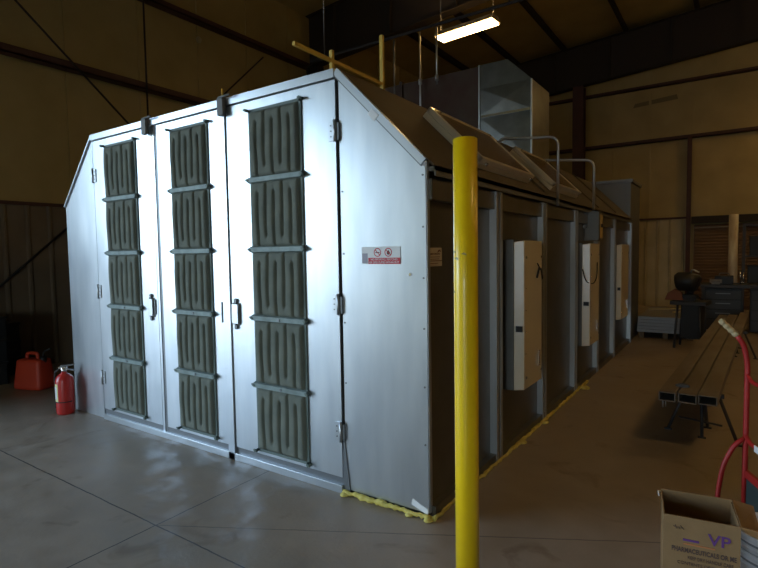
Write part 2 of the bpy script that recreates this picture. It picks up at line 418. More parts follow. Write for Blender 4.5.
prism(bm, [c0, c0+d*.07, c0+d*.07+n*.045, c0+n*.045], (0, .003, 0)); s = obj('sticker', bm, WHITE, booth); s['label'] = 'small white sticker on the sloped trim'
# screws down the right edge
for x_, z in [(-.018, q) for q in (.45, .8, 1.15, 1.45, 1.75, 2.05)] + [(XA+.025, q) for q in (.75, 1.15, 1.6, 2.0)]:
    bm = bmesh.new(); tube(bm, [(x_, PY-.004, z), (x_, PY, z)], .006, 8); obj('screw', bm, GALV_DARK, rp)
bm = bmesh.new(); tube(bm, [(-.11, PY-.006, 1.47), (-.11, PY, 1.47)], .009, 10); obj('panel_rivet', bm, CHROME, rp)
bm = bmesh.new(); prism(bm, [(-.11, PY-.002, .10), (-.005, PY-.002, .055), (-.005, PY-.002, .02), (-.12, PY-.002, .06)], (0, .002, 0))
o = obj('tape_scrap', bm, WHITE, booth); o['label'] = 'white tape scrap at the foot of the right front corner'
# door header trim, threshold, mullions
bx('header_trim', GALV_TRIM, booth, XB-.01, XA-.012, -.034, .01, HA-.045, HA+.012, .002)
bx('threshold', GALV_TRIM, booth, XB+.01, XA-.01, -.034, .01, 0, .055, .002)
bx('kick_gap', GALV_DARK, booth, XB+.01, XA-.01, -.012, .012, .055, .11)
bx('mullion', GALV, booth, -2.672, -2.645, -.020, .0, 0, HA-.04)
bx('mullion', GALV_DARK, booth, -2.645, -2.605, -.014, .0, 0, HA-.04)
bx('mullion', GALV, booth, -1.785, -1.712, -.034, .0, 0, HA-.03, .002)
bx('hinge_gap', BLACKGAP, booth, XA-.012, XA+.008, -.008, .012, .02, HA-.03)
bm = bmesh.new(); prism(bm, [(XA-.015, -.02, .0), (XA+.05, -.02, .0), (XA, -.018, .42)], (0, .008, 0)); o = obj('dark_sliver', bm, GALV_DARK, booth)  # dark sliver where the hinge gap widens at the foot
# filter cloth mesh, shared
def filter_mesh():
    bm = bmesh.new(); W, H = .475, .475; nx, nz = 72, 48; V = []
    cre = [(k+1)/6.0 for k in range(5)]
    for j in range(nz+1):
        row = []
        for i in range(nx+1):
            u = i/nx; v = j/nz
            edge = min(1, min(u, 1-u)/.05) * min(1, min(v, 1-v)/.06)
            h = edge**.5 * .045
            for k, c in enumerate(cre):
                lim = (v - .84) if k % 2 == 0 else (.16 - v)     # creases start alternately from the foot and the top
                fade = 1 - max(0, min(1, (lim + .03)/.05))
                h *= 1 - .42*fade*math.exp(-((u-c)/.022)**2)
            wob = .003*math.sin(v*7 + u*5)
            row.append(bm.verts.new(((u-.5)*W + wob*edge, -h - .006*edge*math.sin(v*PI)*abs(math.sin(u*6*PI)), (v-.5)*H)))
        V.append(row)
    for j in range(nz):
        for i in range(nx):
            f = bm.faces.new((V[j][i], V[j][i+1], V[j+1][i+1], V[j+1][i])); f.smooth = True
    return bm
FM = None
def make_door(x0, x1, vx0, vx1, handle_x, hinge_x, label):
    global FM
    y = -.022
    w = x1 - x0
    bm = bmesh.new()
    z0, z1 = .105, HA-.055
    vz0, vz1 = .135, 2.645
    # panel with the filter opening cut out
    box(bm, x0, vx0, y, -.002, z0, z1); box(bm, vx1, x1, y, -.002, z0, z1)
    box(bm, vx0, vx1, y, -.002, z0, vz0); box(bm, vx0, vx1, y, -.002, vz1, z1)
    d = obj('door', bm, GALV, booth, .0015); d['label'] = label
    bx('filter_backing', BLACKGAP, d, vx0, vx1, -.010, -.002, vz0, vz1)
    t = .016
    bm = bmesh.new()
    for a in ((vx0-.004, vx0+t, vz0, vz1), (vx1-t, vx1+.004, vz0, vz1), (vx0-.004, vx1+.004, vz0-.004, vz0+t), (vx0-.004, vx1+.004, vz1-t, vz1+.004)):
        box(bm, a[0], a[1], y-.010, y+.004, a[2], a[3])
    obj('filter_frame', bm, FRAMEM, d)
    pitch = (vz1-vz0)/5
    for k in range(5):
        zc = vz0 + pitch*(k+.5)
        if FM is None:
            f = obj('filter', filter_mesh(), FILTER, d); FM = f.data
        else:
            f = bpy.data.objects.new('filter', FM); C.objects.link(f); f.parent = d
        f.location = ((vx0+vx1)/2, y+.012, zc)
        f.scale = ((vx1-vx0-.02)/.475, 1, (pitch-.02)/.475)
    for k in range(0, 6):
        z = vz0 + pitch*k
        if 0 < k < 5:
            bm = bmesh.new(); prism(bm, [(vx0-.01, y-.008, z-.024), (vx0-.01, y-.034, z-.017), (vx0-.01, y-.034, z+.015), (vx0-.01, y-.008, z+.024)], (vx1-vx0+.02, 0, 0)); obj('filter_strap', bm, STRAP, d)
        for xx in (vx0-.012, vx1+.012):
            bm = bmesh.new(); tube(bm, [(xx, y, z), (xx, y-.038, z)], .011, 8); tube(bm, [(xx-.018, y-.030, z+.004), (xx+.018, y-.030, z-.004)], .007, 6); obj('strap_knob', bm, FRAMEM, d)
        if k in (1, 2): bm = bmesh.new(); tube(bm, [((vx0+vx1)/2+.02, y-.040, z-.002), ((vx0+vx1)/2+.02, y-.030, z-.002)], .010, 10); obj('strap_bolt', bm, GALV_DARK, d)
    # recessed pull handle with latch rod
    if handle_x:
        hx = handle_x; hz = 1.155
        bx('escutcheon', LATCH, d, hx-.042, hx+.044, y-.005, y, hz-.084, hz+.084)
        bm = bmesh.new()
        box(bm, hx-.034, hx+.034, y-.022, y-.017, hz-.075, hz+.075)
        box(bm, hx-.034, hx-.029, y-.022, y, hz-.075, hz+.075); box(bm, hx+.029, hx+.034, y-.022, y, hz-.075, hz+.075)
        obj('door_handle', bm, GALV_TRIM, d, .003)
        bm = bmesh.new()
        tube(bm, [(hx, y-.010, hz-.118), (hx, y-.010, hz+.118)], .009, 10); box(bm, hx-.013, hx+.013, y-.018, y, hz+.085, hz+.112); box(bm, hx-.013, hx+.013, y-.018, y, hz-.112, hz-.085)
        obj('latch_rod', bm, GALV_DARK, d)
        bx('latch_keeper', GALV_DARK, d, hx+(.052 if hinge_x < x0+.1 else -.056), hx+(.060 if hinge_x < x0+.1 else -.048), y-.012, y, hz-.06, hz+.07)
    for hz in ((.42, 1.27, 2.39) if handle_x else ()):
        bm = bmesh.new()
        sgn = 1 if hinge_x < x0+.1 else -1
        box(bm, hinge_x, hinge_x+sgn*.05, y-.008, y, hz-.062, hz+.062)
        tube(bm, [(hinge_x, y-.010, hz-.07), (hinge_x, y-.010, hz+.07)], .010, 8)
        h = obj('hinge', bm, GALV_TRIM, d)
        bm = bmesh.new(); box(bm, hinge_x-sgn*.028, hinge_x-sgn*.009, y-.006, y+.012, hz-.06, hz+.05)
        for q in (-.035, 0, .035): tube(bm, [(hinge_x+sgn*.032, y-.012, hz+q), (hinge_x+sgn*.032, y-.006, hz+q)], .005, 6)
        obj('hinge', bm, GALV_DARK, d)
    return d
make_door(XB+.012, -2.675, -3.43, -2.92, -2.765, XB+.010, 'left filter door, pale with handle on its right edge')
d2 = make_door(-2.600, -1.79, -2.40, -1.925, None, -2.600, 'middle filter door, narrow and brightest')
bx('latch_keeper', GALV_DARK, d2, -1.806, -1.797, -.044, -.032, 1.08, 1.24)
make_door(-1.708, XA-.012, -1.445, -.94, -1.650, XA-.014, 'right filter door, wide with handle on its left edge')
# drop latches over the header
for x in (-2.715, -1.715):
    bm = bmesh.new()
    box(bm, x-.032, x+.032, -.070, -.036, HA-.12, HA+.012); box(bm, x-.022, x+.022, -.036, .03, HA-.0, HA+.03)
    tube(bm, [(x-.01, -.07, HA+.01), (x+.12, -.07, HA+.012)], .008, 8)
    obj('drop_latch', bm, LATCH, booth, .003)
bm = bmesh.new(); tube(bm, [(-1.69, -.06, HA), (-1.69, -.06, HA+.07)], .006, 8); o = obj('latch_pin', bm, YRAIL, booth)
# yellow foam bead sealing the foot of the booth
def bead(pts, n, r):
    P = []
    for a, b in zip(pts, pts[1:]):
        for k in range(n):
            t = k/n; p = Vector(a)*(1-t) + Vector(b)*t; P.append(p + Vector((random.uniform(-.006,.006), random.uniform(-.006,.006), random.uniform(-.002,.006))))
    P.append(Vector(pts[-1])); bm = bmesh.new()
    tube(bm, P, r, 8, rad=[r*random.uniform(.7, 1.45) for _ in P]); return bm
o = obj('foam_sealant', bead([(XA, -.03, .016), (.02, -.03, .014)], 34, .016), FOAM, booth); o['label'] = 'yellow foam bead at the foot of the front panel'
o = obj('foam_sealant', bead([(.04, -.02, .010), (.045, 3.9, .010)], 90, .013), FOAM, booth); o['label'] = 'yellow foam bead at the foot of the side wall'
for x, y, r in ((XA+.02, -.035, .024), (-.12, -.035, .020), (.01, -.03, .022), (.06, 1.5, .024), (.06, 2.1, .028), (.09, 3.55, .04)):
    bm = bmesh.new(); bmesh.ops.create_icosphere(bm, subdivisions=2, radius=r)
    for v in bm.verts: v.co = Vector((v.co.x*1.4, v.co.y*1.8, max(-.004, v.co.z*.7))) + Vector((x, y, .006))
    for f in bm.faces: f.smooth = True
    obj('foam_blob', bm, FOAM, booth)
# warning sign on the right panel
sy = PY - .002
sg = bx('warning_sign', WHITE, booth, -.462, -.176, sy-.001, sy, 1.533, 1.640); sg['label'] = 'white and red no smoking and no open flame warning sticker'
bx('sign_band', SIGNRED, sg, -.412, -.176, sy-.002, sy-.001, 1.533, 1.572)
bx('sign_patch', SIGNGREY, sg, -.460, -.418, sy-.002, sy-.001, 1.537, 1.600)
def ring(name, cx, cz, r, slash=True):
    bm = bmesh.new(); n = 28
    for k in range(n):
        a, b = 2*PI*k/n, 2*PI*(k+1)/n
        bm.faces.new([bm.verts.new((cx+q*math.cos(t), sy-.0025, cz+q*math.sin(t))) for q, t in ((r, a), (r, b), (r*.80, b), (r*.80, a))])
    d_ = Vector((.707, 0, -.707)); n_ = Vector((.707, 0, .707)); c = Vector((cx, sy-.0028, cz))
    bm.faces.new([bm.verts.new(c + p) for p in (-d_*r*.85-n_*r*.09, d_*r*.85-n_*r*.09, d_*r*.85+n_*r*.09, -d_*r*.85+n_*r*.09)])
    return obj(name, bm, SIGNRED, sg)
ring('no_smoking_symbol', -.342, 1.605, .027); ring('no_flame_symbol', -.262, 1.605, .027)
bx('cigarette_symbol', INK, sg, -.358, -.327, sy-.0022, sy-.0012, 1.602, 1.607)
bm = bmesh.new(); fl = [(0,-.016),(.011,-.010),(.012,.0),(.006,.006),(.004,.016),(-.003,.008),(-.007,.012),(-.011,.0),(-.009,-.011)]
bm.faces.new([bm.verts.new((-.262+a, sy-.0022, 1.605+b)) for a, b in fl]); obj('flame_symbol', bm, INK, sg)
textmesh('sign_lettering', 'NO SMOKING, MATCHES', .017, WHITE, sg, at_front(-.392, sy-.0025, 1.5555), width=.196)
textmesh('sign_lettering', 'OR OPEN FLAMES WITHIN 50 FT', .017, WHITE, sg, at_front(-.404, sy-.0025, 1.538), width=.220)
# maker label on the side wall
lb = bx('maker_label', LABELC, booth, -.02, -.016, .05, .215, 1.515, 1.628); lb['label'] = 'small cream maker label on the side wall near the front corner'
lx = -.0145
bm = bmesh.new(); bm.faces.new([bm.verts.new((lx, y, z)) for y, z in ((.15,1.597),(.165,1.613),(.19,1.617),(.205,1.600),(.185,1.606),(.168,1.602))]); obj('label_emblem', bm, LABELB, lb)
textmesh('label_lettering', 'PAINT BOOTH', .017, LABELB, lb, at_side(lx, .056, 1.585), width=.13)
for z, w in ((1.570, .13), (1.557, .12), (1.531, .10)):
    bx('label_line', LABELB, lb, lx-.001, lx, .058, .058+w, z, z+.004)
bx('label_stripe', LABELB, lb, lx-.001, lx, .052, .213, 1.546, 1.551)
# light fixtures let into the side wall
def lightbox(y0, y1, z0, z1, base, dep, lab):
    b = bx('light_housing', GALV_SIDE, booth, -.02, base, y0, y1, z0-.01, z1+.02, .004); b['label'] = lab
    bm = bmesh.new()
    prism(bm, [(base, y0+.005, z0-.01), (dep, y0+.02, z0), (dep, y1-.02, z0), (base, y1-.005, z0-.01)], (0, 0, z1-z0+.01))
    c = obj('light_cover', bm, CREAM, b, .005)
    for yy, zz, rr in [(y0+.06, z0+.09, .011), (y0+.06, z1-.12, .011), (y1-.05, z0+.09, .009), (y1-.05, z1-.12, .009)] + [(y0+.05, z0+.28+k*.17, .004) for k in range(4)]:
        bm = bmesh.new(); tube(bm, [(dep, yy, zz), (dep+.006, yy, zz)], rr, 10); obj('cover_screw', bm, CHROME, b)
    bm = bmesh.new(); box(bm, base+.02, dep-.01, y0-.008, y0+.008, (z0+z1)/2-.12, (z0+z1)/2-.075); obj('cover_catch', bm, BLACK, b)
    bm = bmesh.new(); box(bm, dep, dep+.012, y1-.13, y1-.105, z0+.13, z0+.26); obj('cover_pull', bm, CHROME, b, .003)
    return b
b1 = lightbox(1.22, 1.70, .52, 1.67, .08, .159, 'galvanised light housing with cream cover nearest the yellow post')
bm = bmesh.new(); tube(bm, bend([(.165, 1.54, 1.50), (.19, 1.55, 1.44), (.175, 1.60, 1.46), (.165, 1.68, 1.36), (.10, 1.74, 1.36)], .03), .006, 8); tube(bm, [(.165, 1.53, 1.38), (.18, 1.545, 1.47)], .008, 8); obj('wiring', bm, BLACK, b1)
b2 = lightbox(3.55, 4.06, .50, 1.665, .047, .133, 'galvanised light housing with cream cover in the middle of the side wall')
bm = bmesh.new(); tube(bm, bend([(.06, 3.52, 1.38), (.10, 3.50, 1.24), (.145, 3.68, 1.20), (.15, 3.85, 1.28), (.14, 3.90, 1.45)], .08), .006, 8); obj('wiring', bm, BLACK, b2)
b3 = lightbox(5.75, 6.40, .55, 1.665, .03, .10, 'galvanised light housing with cream cover near the far end of the side wall')
# light fixtures on the sloped edge
sl = Vector((-XA, 0, HE-HA)).normalized(); sn = Vector((-sl.z, 0, sl.x))
def slopebox(y0, y1, s0, s1, lab):
    o0 = Vector((XA, 0, HA)) + sn*.012
    bm = bmesh.new(); th = .09
    for (a0, a1, ya, yb, t0, t1) in ((s0, s1, y0, y1, 0, th*.5), (s0, s1, y0, y0+.03, th*.5, th), (s0, s1, y1-.03, y1, th*.5, th), (s0, s0+.03, y0, y1, th*.5, th), (s1-.03, s1, y0, y1, th*.5, th)):
        P = [o0+sl*a0+sn*t0, o0+sl*a1+sn*t0, o0+sl*a1+sn*t1, o0+sl*a0+sn*t1]
        prism(bm, [p+Vector((0, ya, 0)) for p in P], (0, yb-ya, 0))
    h = obj('roof_light_frame', bm, CREAM, booth, .006); h['label'] = lab
    bm = bmesh.new(); P = [o0+sl*(s0+.03)+sn*(th*.5), o0+sl*(s1-.03)+sn*(th*.5), o0+sl*(s1-.03)+sn*(th*.9), o0+sl*(s0+.03)+sn*(th*.9)]
    prism(bm, [p+Vector((0, y0+.03, 0)) for p in P], (0, y1-y0-.06, 0)); obj('roof_light_cover', bm, mat('brown_cover', (.22,.15,.08), .25, .3), h)
    for yy in (y0+.10, y1-.07):
        p = o0+sl*(s1)+sn*(th*.6)+Vector((0, yy, 0)); bm = bmesh.new(); tube(bm, [p, p+sl*.02], .013, 8); obj('cover_screw', bm, CHROME, h)
        p = o0+sl*(s0+.05)+sn*(th)+Vector((0, yy, 0)); bm = bmesh.new(); tube(bm, [p, p+sn*.01], .009, 8); obj('cover_screw', bm, CHROME, h)
slopebox(.80, 1.95, .22, .82, 'raised light frame on the sloped edge behind the yellow post')
slopebox(2.62, 3.66, .22, .82, 'raised light frame on the sloped edge beyond the first conduit')

# exhaust plenum behind the booth
pl = thing('exhaust_plenum', 'tall dark square metal plenum closing the far end of the paint booth', 'plenum', (-2.1, 7.7, 0))
bx('casing', GALV_DARK, pl, -2.15, 2.10, -.53, .50, 0, 2.74)
bx('top_cap', GALV_DARK, pl, -2.18, 2.13, -.54, .53, 2.74, 2.80, .003)

# ------------------------------------------------------------------ duct
dt = thing('exhaust_duct', 'square galvanised exhaust duct turning down onto the booth roof', 'duct', (-1.0, 4.4, HA+.008))
def L3(x, y, z): return (x+1.0, y-4.4, z-HA-.008)
y0, y1 = 3.9, 4.62
bm = bmesh.new()
prism(bm, [L3(-1.34, y0, HA+.01), L3(-.64, y0, HA+.01), L3(-.64, y0, 3.74), L3(-.96, y0, 4.05), L3(-1.34, y0, 4.05)], (0, y1-y0, 0))
elbow = obj('elbow', bm, DUCTM, dt)
bm = bmesh.new()
def cross(bm, xa, xb, za, zb, top=None):
    c = bm.verts.new(L3((xa+xb)/2, y0-.018, (za+zb)/2))
    q = [bm.verts.new(L3(*p)) for p in ((xa, y0-.004, za), (xb, y0-.004, za), (xb, y0-.004, zb), (xa, y0-.004, zb))]
    for i in range(4): bm.faces.new((q[i], q[(i+1)%4], c))
cross(bm, -1.335, -.645, HA+.02, 3.36); cross(bm, -1.335, -.645, 3.38, 3.74)
obj('cross_broken_sheet', bm, DUCTM, dt)
bx('joint_flange', CHROME, dt, *[v for p in zip(L3(-1.30, y0-.045, 3.355), L3(-.65, y0-.004, 3.385)) for v in p])
bx('seam', GALV_TRIM, dt, *[v for p in zip(L3(-1.35, y0-.02, HA+.3), L3(-1.335, y0, 4.05)) for v in p])
bx('seam', GALV_TRIM, dt, *[v for p in zip(L3(-.655, y0-.02, HA+.02), L3(-.635, y0, 3.74)) for v in p])
bm = bmesh.new(); prism(bm, [L3(-6.3, y0+.01, 3.1), L3(-1.34, y0+.01, 3.1), L3(-1.34, y0+.01, 4.04), L3(-6.3, y0+.01, 4.04)], (0, y1-y0-.02, 0)); obj('run', bm, DUCTRED, dt)
for x in (-2.55, -3.9, -5.2):
    bx('joint_flange', DUCTRED, dt, *[v for p in zip(L3(x-.02, y0-.02, 3.08), L3(x+.02, y1+.02, 4.07)) for v in p])
bx('trapeze', DUCTRED, dt, *[v for p in zip(L3(-5.0, y0-.10, 3.04), L3(-1.9, y0-.03, 3.09)) for v in p])
# strut and hanging rods
bm = bmesh.new(); box(bm, -4.2, 2.6, 3.79, 3.81, 4.70, 4.705); box(bm, -4.2, 2.6, 3.79, 3.793, 4.67, 4.705); box(bm, -4.2, 2.6, 3.807, 3.81, 4.67, 4.705)
tag(obj('strut_channel', bm, DARKSTEEL), 'long thin metal strut channel hung across under the roof', 'strut')
for x, z0, lab in ((-2.195, 3.04, 'thin metal hanger rod between strut and duct, left of the lamp'), (-1.93, 3.9, 'thin metal hanger rod just below the lamp')):
    bm = bmesh.new(); tube(bm, [(x, 3.82, 4.66), (x, 3.82, z0)], .013, 8); tube(bm, [(x, 3.82, 3.95), (x, 3.82, 4.02)], .026, 8)
    tag(obj('hanger_rod', bm, GALV_TRIM), lab, 'rod')
for x, lab in ((-.9, 'thin upper hanger rod holding the strut right of the lamp'), (-3.9, 'thin upper hanger rod holding the strut far left')):
    bm = bmesh.new(); tube(bm, [(x, 3.80, 4.70), (x, 3.80, roofz(x)-.02)], .010, 8); tag(obj('hanger_rod', bm, GALV_DARK), lab, 'rod')
rod('hanger_rod', (-2.62, 3.82, 4.66), (-2.62, 3.82, 3.04), .013, GALV_DARK, 'thin dark hanger rod at the left end of the visible duct', 'rod')

# metal rail on the booth roof, lamp light put into its yellow
yr = thing('roof_rail', 'metal angle rail, coloured yellow for lamp light, with an upright end post above the booth roof edge', 'rail', (-.80, .2, HA+.008))
bm = bmesh.new(); box(bm, -.010, .010, -.42, .58, .118, .142); obj('rail', bm, YRAIL, yr)
bm = bmesh.new(); box(bm, -.014, .014, .555, .58, .0, .50); obj('end_post', bm, YRAIL, yr)
bm = bmesh.new(); box(bm, -.012, .012, -.06, -.035, .0, .20); obj('foot', bm, YRAIL, yr)

# conduits and junction box
bm = bmesh.new(); tube(bm, bend([(.065, 2.50, HE-.10), (.065, 2.50, 2.69), (-.50, 2.46, 2.735), (-.54, 2.46, 2.64)], .09, 8), .013, 10)
tag(obj('conduit', bm, GALV_TRIM), 'thin metal conduit arching over the sloped edge, nearer the yellow post', 'conduit')
bm = bmesh.new(); tube(bm, bend([(.09, 3.93, 2.06), (.09, 3.93, 2.66), (-.50, 3.88, 2.72), (-.55, 3.88, 2.66)], .10, 8), .016, 10)
tag(obj('conduit', bm, GALV_TRIM), 'thin metal conduit rising from the junction box and bending over the roof', 'conduit')
jb = thing('junction_box', 'small grey electrical junction box high on the booth side wall', 'junction box', (-.02, 4.05, 1.71))
bx('enclosure', GALV_SIDE, jb, 0, .16, -.10, .14, 0, .35, .004)
bx('cover', GALV_SIDE, jb, .16, .166, -.095, .135, .01, .34)
o = bx('label_plate', mat('amber_label', (.55,.38,.12), .5), jb, .166, .168, -.03, .12, .03, .31); o['label'] = 'amber label plate'
bx('switch', BLACK, jb, .168, .18, .02, .06, .16, .20)
bx('mounting_strut', GALV_SIDE, jb, 0, .03, -.16, .20, .15, .19)

# ------------------------------------------------------------------ lamps
def lamp(x, y, z, lab, L=1.12, W=.27, ang=-.1):
    t = thing('ceiling_lamp', lab, 'ceiling lamp', (x, y, z), ang, 'warm fluorescent ceiling lamps')
    bm = bmesh.new(); prism(bm, [(-L/2-.02, -W/2-.02, .0), (-L/2-.02, W/2+.02, .0), (-L/2-.02, W/2-.03, .09), (-L/2-.02, -W/2+.03, .09)], (L+.04, 0, 0))
    obj('housing', bm, LAMPBODY, t)
    bx('diffuser', LAMP, t, -L/2, L/2, -W/2, W/2, -.03, -.001, .008)
    bx('added_uplight', LAMP, t, -L/2+.05, L/2-.05, -.05, .05, .091, .11)  # glowing slot added on top to brighten the ceiling
    for s in (-1, 1):
        bm = bmesh.new(); tube(bm, [(s*L*.47, 0, .085), (s*L*.47, 0, roofz(x)-z-.05)], .004, 6); obj('hanger', bm, GALV_DARK, t)
    return t
lamp(-2.50, 6.02, 5.5, 'bright warm ceiling lamp hanging above the exhaust duct')
for x, y, lab in ((3.6, .6, 'warm ceiling lamp over the aisle right of the booth front'), (4.0, 5.5, 'warm ceiling lamp over the aisle right of the booth middle'), (3.6, 11.0, 'warm ceiling lamp over the far aisle')):
    lamp(x, y, 5.5, lab)

# ------------------------------------------------------------------ bollard
BO = (.482, -.5)
bo = thing('bollard', 'tall bright yellow steel pipe post standing at the booth corner', 'post', (*BO, 0))
bm = bmesh.new(); R = .0545
tube(bm, [(0,0,0),(0,0,.7),(0,0,1.4),(0,0,2.100)], R, 48, caps=True); obj('pipe', bm, YELLOW, bo)
bm = bmesh.new(); lathe(bm, [(R+.0002, 2.095), (R-.001, 2.102), (R-.006, 2.105), (0, 2.106)], seg=48); obj('cap', bm, YELLOW, bo)
for z, a0 in ((1.60, -2.5), (1.57, -2.2), (1.59, -1.5), (1.42, -2.6)):
    bm = bmesh.new(); n = 6
    top = [bm.verts.new(((R+.0006)*math.cos(a0+k*.07), (R+.0006)*math.sin(a0+k*.07), z+.008-abs(k-3)*.002)) for k in range(n+1)]
    bot = [bm.verts.new(((R+.0006)*math.cos(a0+k*.07), (R+.0006)*math.sin(a0+k*.07), z-.001*k)) for k in range(n+1)]
    for k in range(n): bm.faces.new((bot[k], bot[k+1], top[k+1], top[k]))
    obj('scuff', bm, YSCUFF, bo)

# ------------------------------------------------------------------ fire extinguisher
ex = thing('fire_extinguisher', 'red fire extinguisher standing at the left front corner of the booth', 'fire extinguisher', (-4.195, -.128, 0), -.9)
bm = bmesh.new(); lathe(bm, [(0,0),(.075,0),(.082,.012),(.085,.03),(.085,.335),(.078,.375),(.055,.405),(.028,.42),(.024,.44),(0,.44)], seg=32); obj('cylinder', bm, RED, ex)
bm = bmesh.new(); lathe(bm, [(.022,.435),(.026,.44),(.026,.475),(.0,.478)], seg=16); box(bm, -.012, .012, -.05, .03, .465, .485); obj('valve', bm, CHROME, ex)
bm = bmesh.new(); prism(bm, [(-.011, -.03, .485), (-.011, .10, .50), (-.011, .105, .512), (-.011, -.03, .50)], (.022, 0, 0)); prism(bm, [(-.011, .02, .462), (-.011, .10, .44), (-.011, .10, .45), (-.011, .02, .475)], (.022,0,0)); obj('lever', bm, GALV_DARK, ex)
bm = bmesh.new(); tube(bm, bend([(0,-.04,.462),(-.01,-.095,.43),(-.02,-.105,.33),(-.02,-.10,.14)], .04), .010, 10); lathe(bm, [(.008,.05),(.017,.06),(.010,.15)], -.02, -.10, 12); obj('hose', bm, BLACK, ex)
def wraplabel(name, m, parent, R, a0, a1, z0, z1, n=10):
    bm = bmesh.new()
    lo = [bm.verts.new((R*math.cos(a0+(a1-a0)*k/n), R*math.sin(a0+(a1-a0)*k/n), z0)) for k in range(n+1)]
    hi = [bm.verts.new((R*math.cos(a0+(a1-a0)*k/n), R*math.sin(a0+(a1-a0)*k/n), z1)) for k in range(n+1)]
    for k in range(n): bm.faces.new((lo[k], lo[k+1], hi[k+1], hi[k]))
    return obj(name, bm, m, parent)
a = -1.55 + .9
wraplabel('instruction_label', YLABEL, ex, .0858, a-.62, a+.30, .13, .32); wraplabel('label_panel', WHITE, ex, .0862, a-.45, a+.12, .165, .29)
wraplabel('label_panel', BLACK, ex, .0864, a-.50, a+1.9, .128, .138, 16)
# ------------------------------------------------------------------ gas cans and crates at the left
def gascan(loc, rz, s, lab):
    t = thing('gas_can', lab, 'gas can', loc, rz, 'red gas cans by the left wall')
    bm = bmesh.new(); box(bm, -.19*s, .19*s, -.12*s, .12*s, 0, .34*s)
    bmesh.ops.bevel(bm, geom=bm.edges[:], offset=.05*s, segments=3, affect='EDGES', profile=.6)
    for v in bm.verts:
        if v.co.z > .25*s: v.co.x *= .86; v.co.y *= .8
    for f in bm.faces: f.smooth = True
    obj('tank', bm, REDPLASTIC, t)
    bm = bmesh.new(); tube(bm, bend([(-.09*s,0,.32*s),(-.09*s,0,.40*s),(.06*s,0,.40*s),(.06*s,0,.32*s)], .05*s), .018*s, 10); obj('handle', bm, REDPLASTIC, t)
    bm = bmesh.new(); tube(bm, [(.13*s,0,.30*s),(.13*s,0,.37*s)], .034*s, 16); obj('cap', bm, BLACK, t)
    bm = bmesh.new(); tube(bm, bend([(.13*s,0,.36*s),(.14*s,0,.42*s),(.24*s,0,.46*s)], .03), .012*s, 10); obj('spout', bm, BLACK, t)
gascan((-5.62, .17, 0), .35, 1.10, 'large red plastic gas can beside the dark crates')
gascan((-5.12, .72, 0), .9, .9, 'smaller red gas can half hidden behind the fire extinguisher')
def crate(loc, rz, w, d, h, lab):
    t = thing('storage_crate', lab, 'crate', loc, rz, 'dark crates stacked by the left wall')
    bm = bmesh.new()
    box(bm, -w/2, w/2, -d/2, d/2, 0, .012)
    for a in ((-w/2, w/2, -d/2, -d/2+.012), (-w/2, w/2, d/2-.012, d/2), (-w/2, -w/2+.012, -d/2, d/2), (w/2-.012, w/2, -d/2, d/2)): box(bm, *a, .012, h-.03)
    for k in range(5):
        x = -w/2+w*(k+.5)/5; box(bm, x-.01, x+.01, -d/2-.008, d/2+.008, .02, h-.04)
    obj('body', bm, DKCRATE, t)
    bm = bmesh.new(); box(bm, -w/2-.012, w/2+.012, -d/2-.012, d/2+.012, h-.03, h-.002); obj('lid', bm, BLACK, t, .004)
x, y = -6.46, -.11
for k, nm in enumerate(('bottom', 'middle', 'top')): crate((x, y, k*.29), .02*k, .52, .42, .29, 'dark plastic crate, %s one of the taller stack at the left edge' % nm)
for k, nm in enumerate(('bottom', 'middle', 'top')): crate((-6.885, .29, k*.24), .02-.02*k, .34, .32, .24, 'dark plastic crate, %s one of the lower stack beside the gas can' % nm)

shade_rack = thing('storage_rack', 'added dark rack, out of view, shading the gas cans from the doorway', 'rack', (-6.45, -1.50, 0))  # unseen rack added to keep doorway light off the gas cans
for x in (-.50, .50):
    for y in (-.54, .54): bx('upright', STAND, shade_rack, x-.025, x+.025, y-.025, y+.025, 0, 2.0)
for z in (.10, .70, 1.30, 1.95): bx('shelf', STAND, shade_rack, -.52, .52, -.56, .56, z, z+.03)
for z in (.14, .74, 1.34):
    for y in (-.27, .27): crate((-6.45, -1.50+y, z-.005), PI/2, .46, .90, .50, 'added dark plastic crate on the %s shelf of the unseen shading rack, %s' % ({.14: 'lowest', .74: 'middle', 1.34: 'top'}[z], 'door side' if y < 0 else 'booth side'))  # crates added to fill out the shading rack

# ------------------------------------------------------------------ steel tubes on stands
def steeltube(xa, ya, xb, yb, z, w, h, lab):
    v = Vector((xb-xa, yb-ya, 0)); L = v.length; rz = math.atan2(v.y, v.x) - PI/2
    bm = bmesh.new(); t = .008
    for a in ((-w/2, w/2, 0, t), (-w/2, w/2, h-t, h), (-w/2, -w/2+t, t, h-t), (w/2-t, w/2, t, h-t)): box(bm, a[0], a[1], 0, L, a[2], a[3])
    o = obj('steel_tube', bm, STEEL, None, .003, (xa, ya, z), (0, 0, rz)); return tag(o, lab, 'steel tube', 'steel tubes laid on stands')
ZT = .375
steeltube(1.060, 2.03, 1.35, 8.0, ZT, .12, .075, 'long rectangular steel tube on stands, leftmost of the three')
steeltube(1.200, 2.04, 1.49, 8.1, ZT, .128, .075, 'long rectangular steel tube on stands, middle one')
steeltube(1.336, 2.06, 1.66, 8.6, ZT, .128, .075, 'long rectangular steel tube on stands, rightmost of the three')
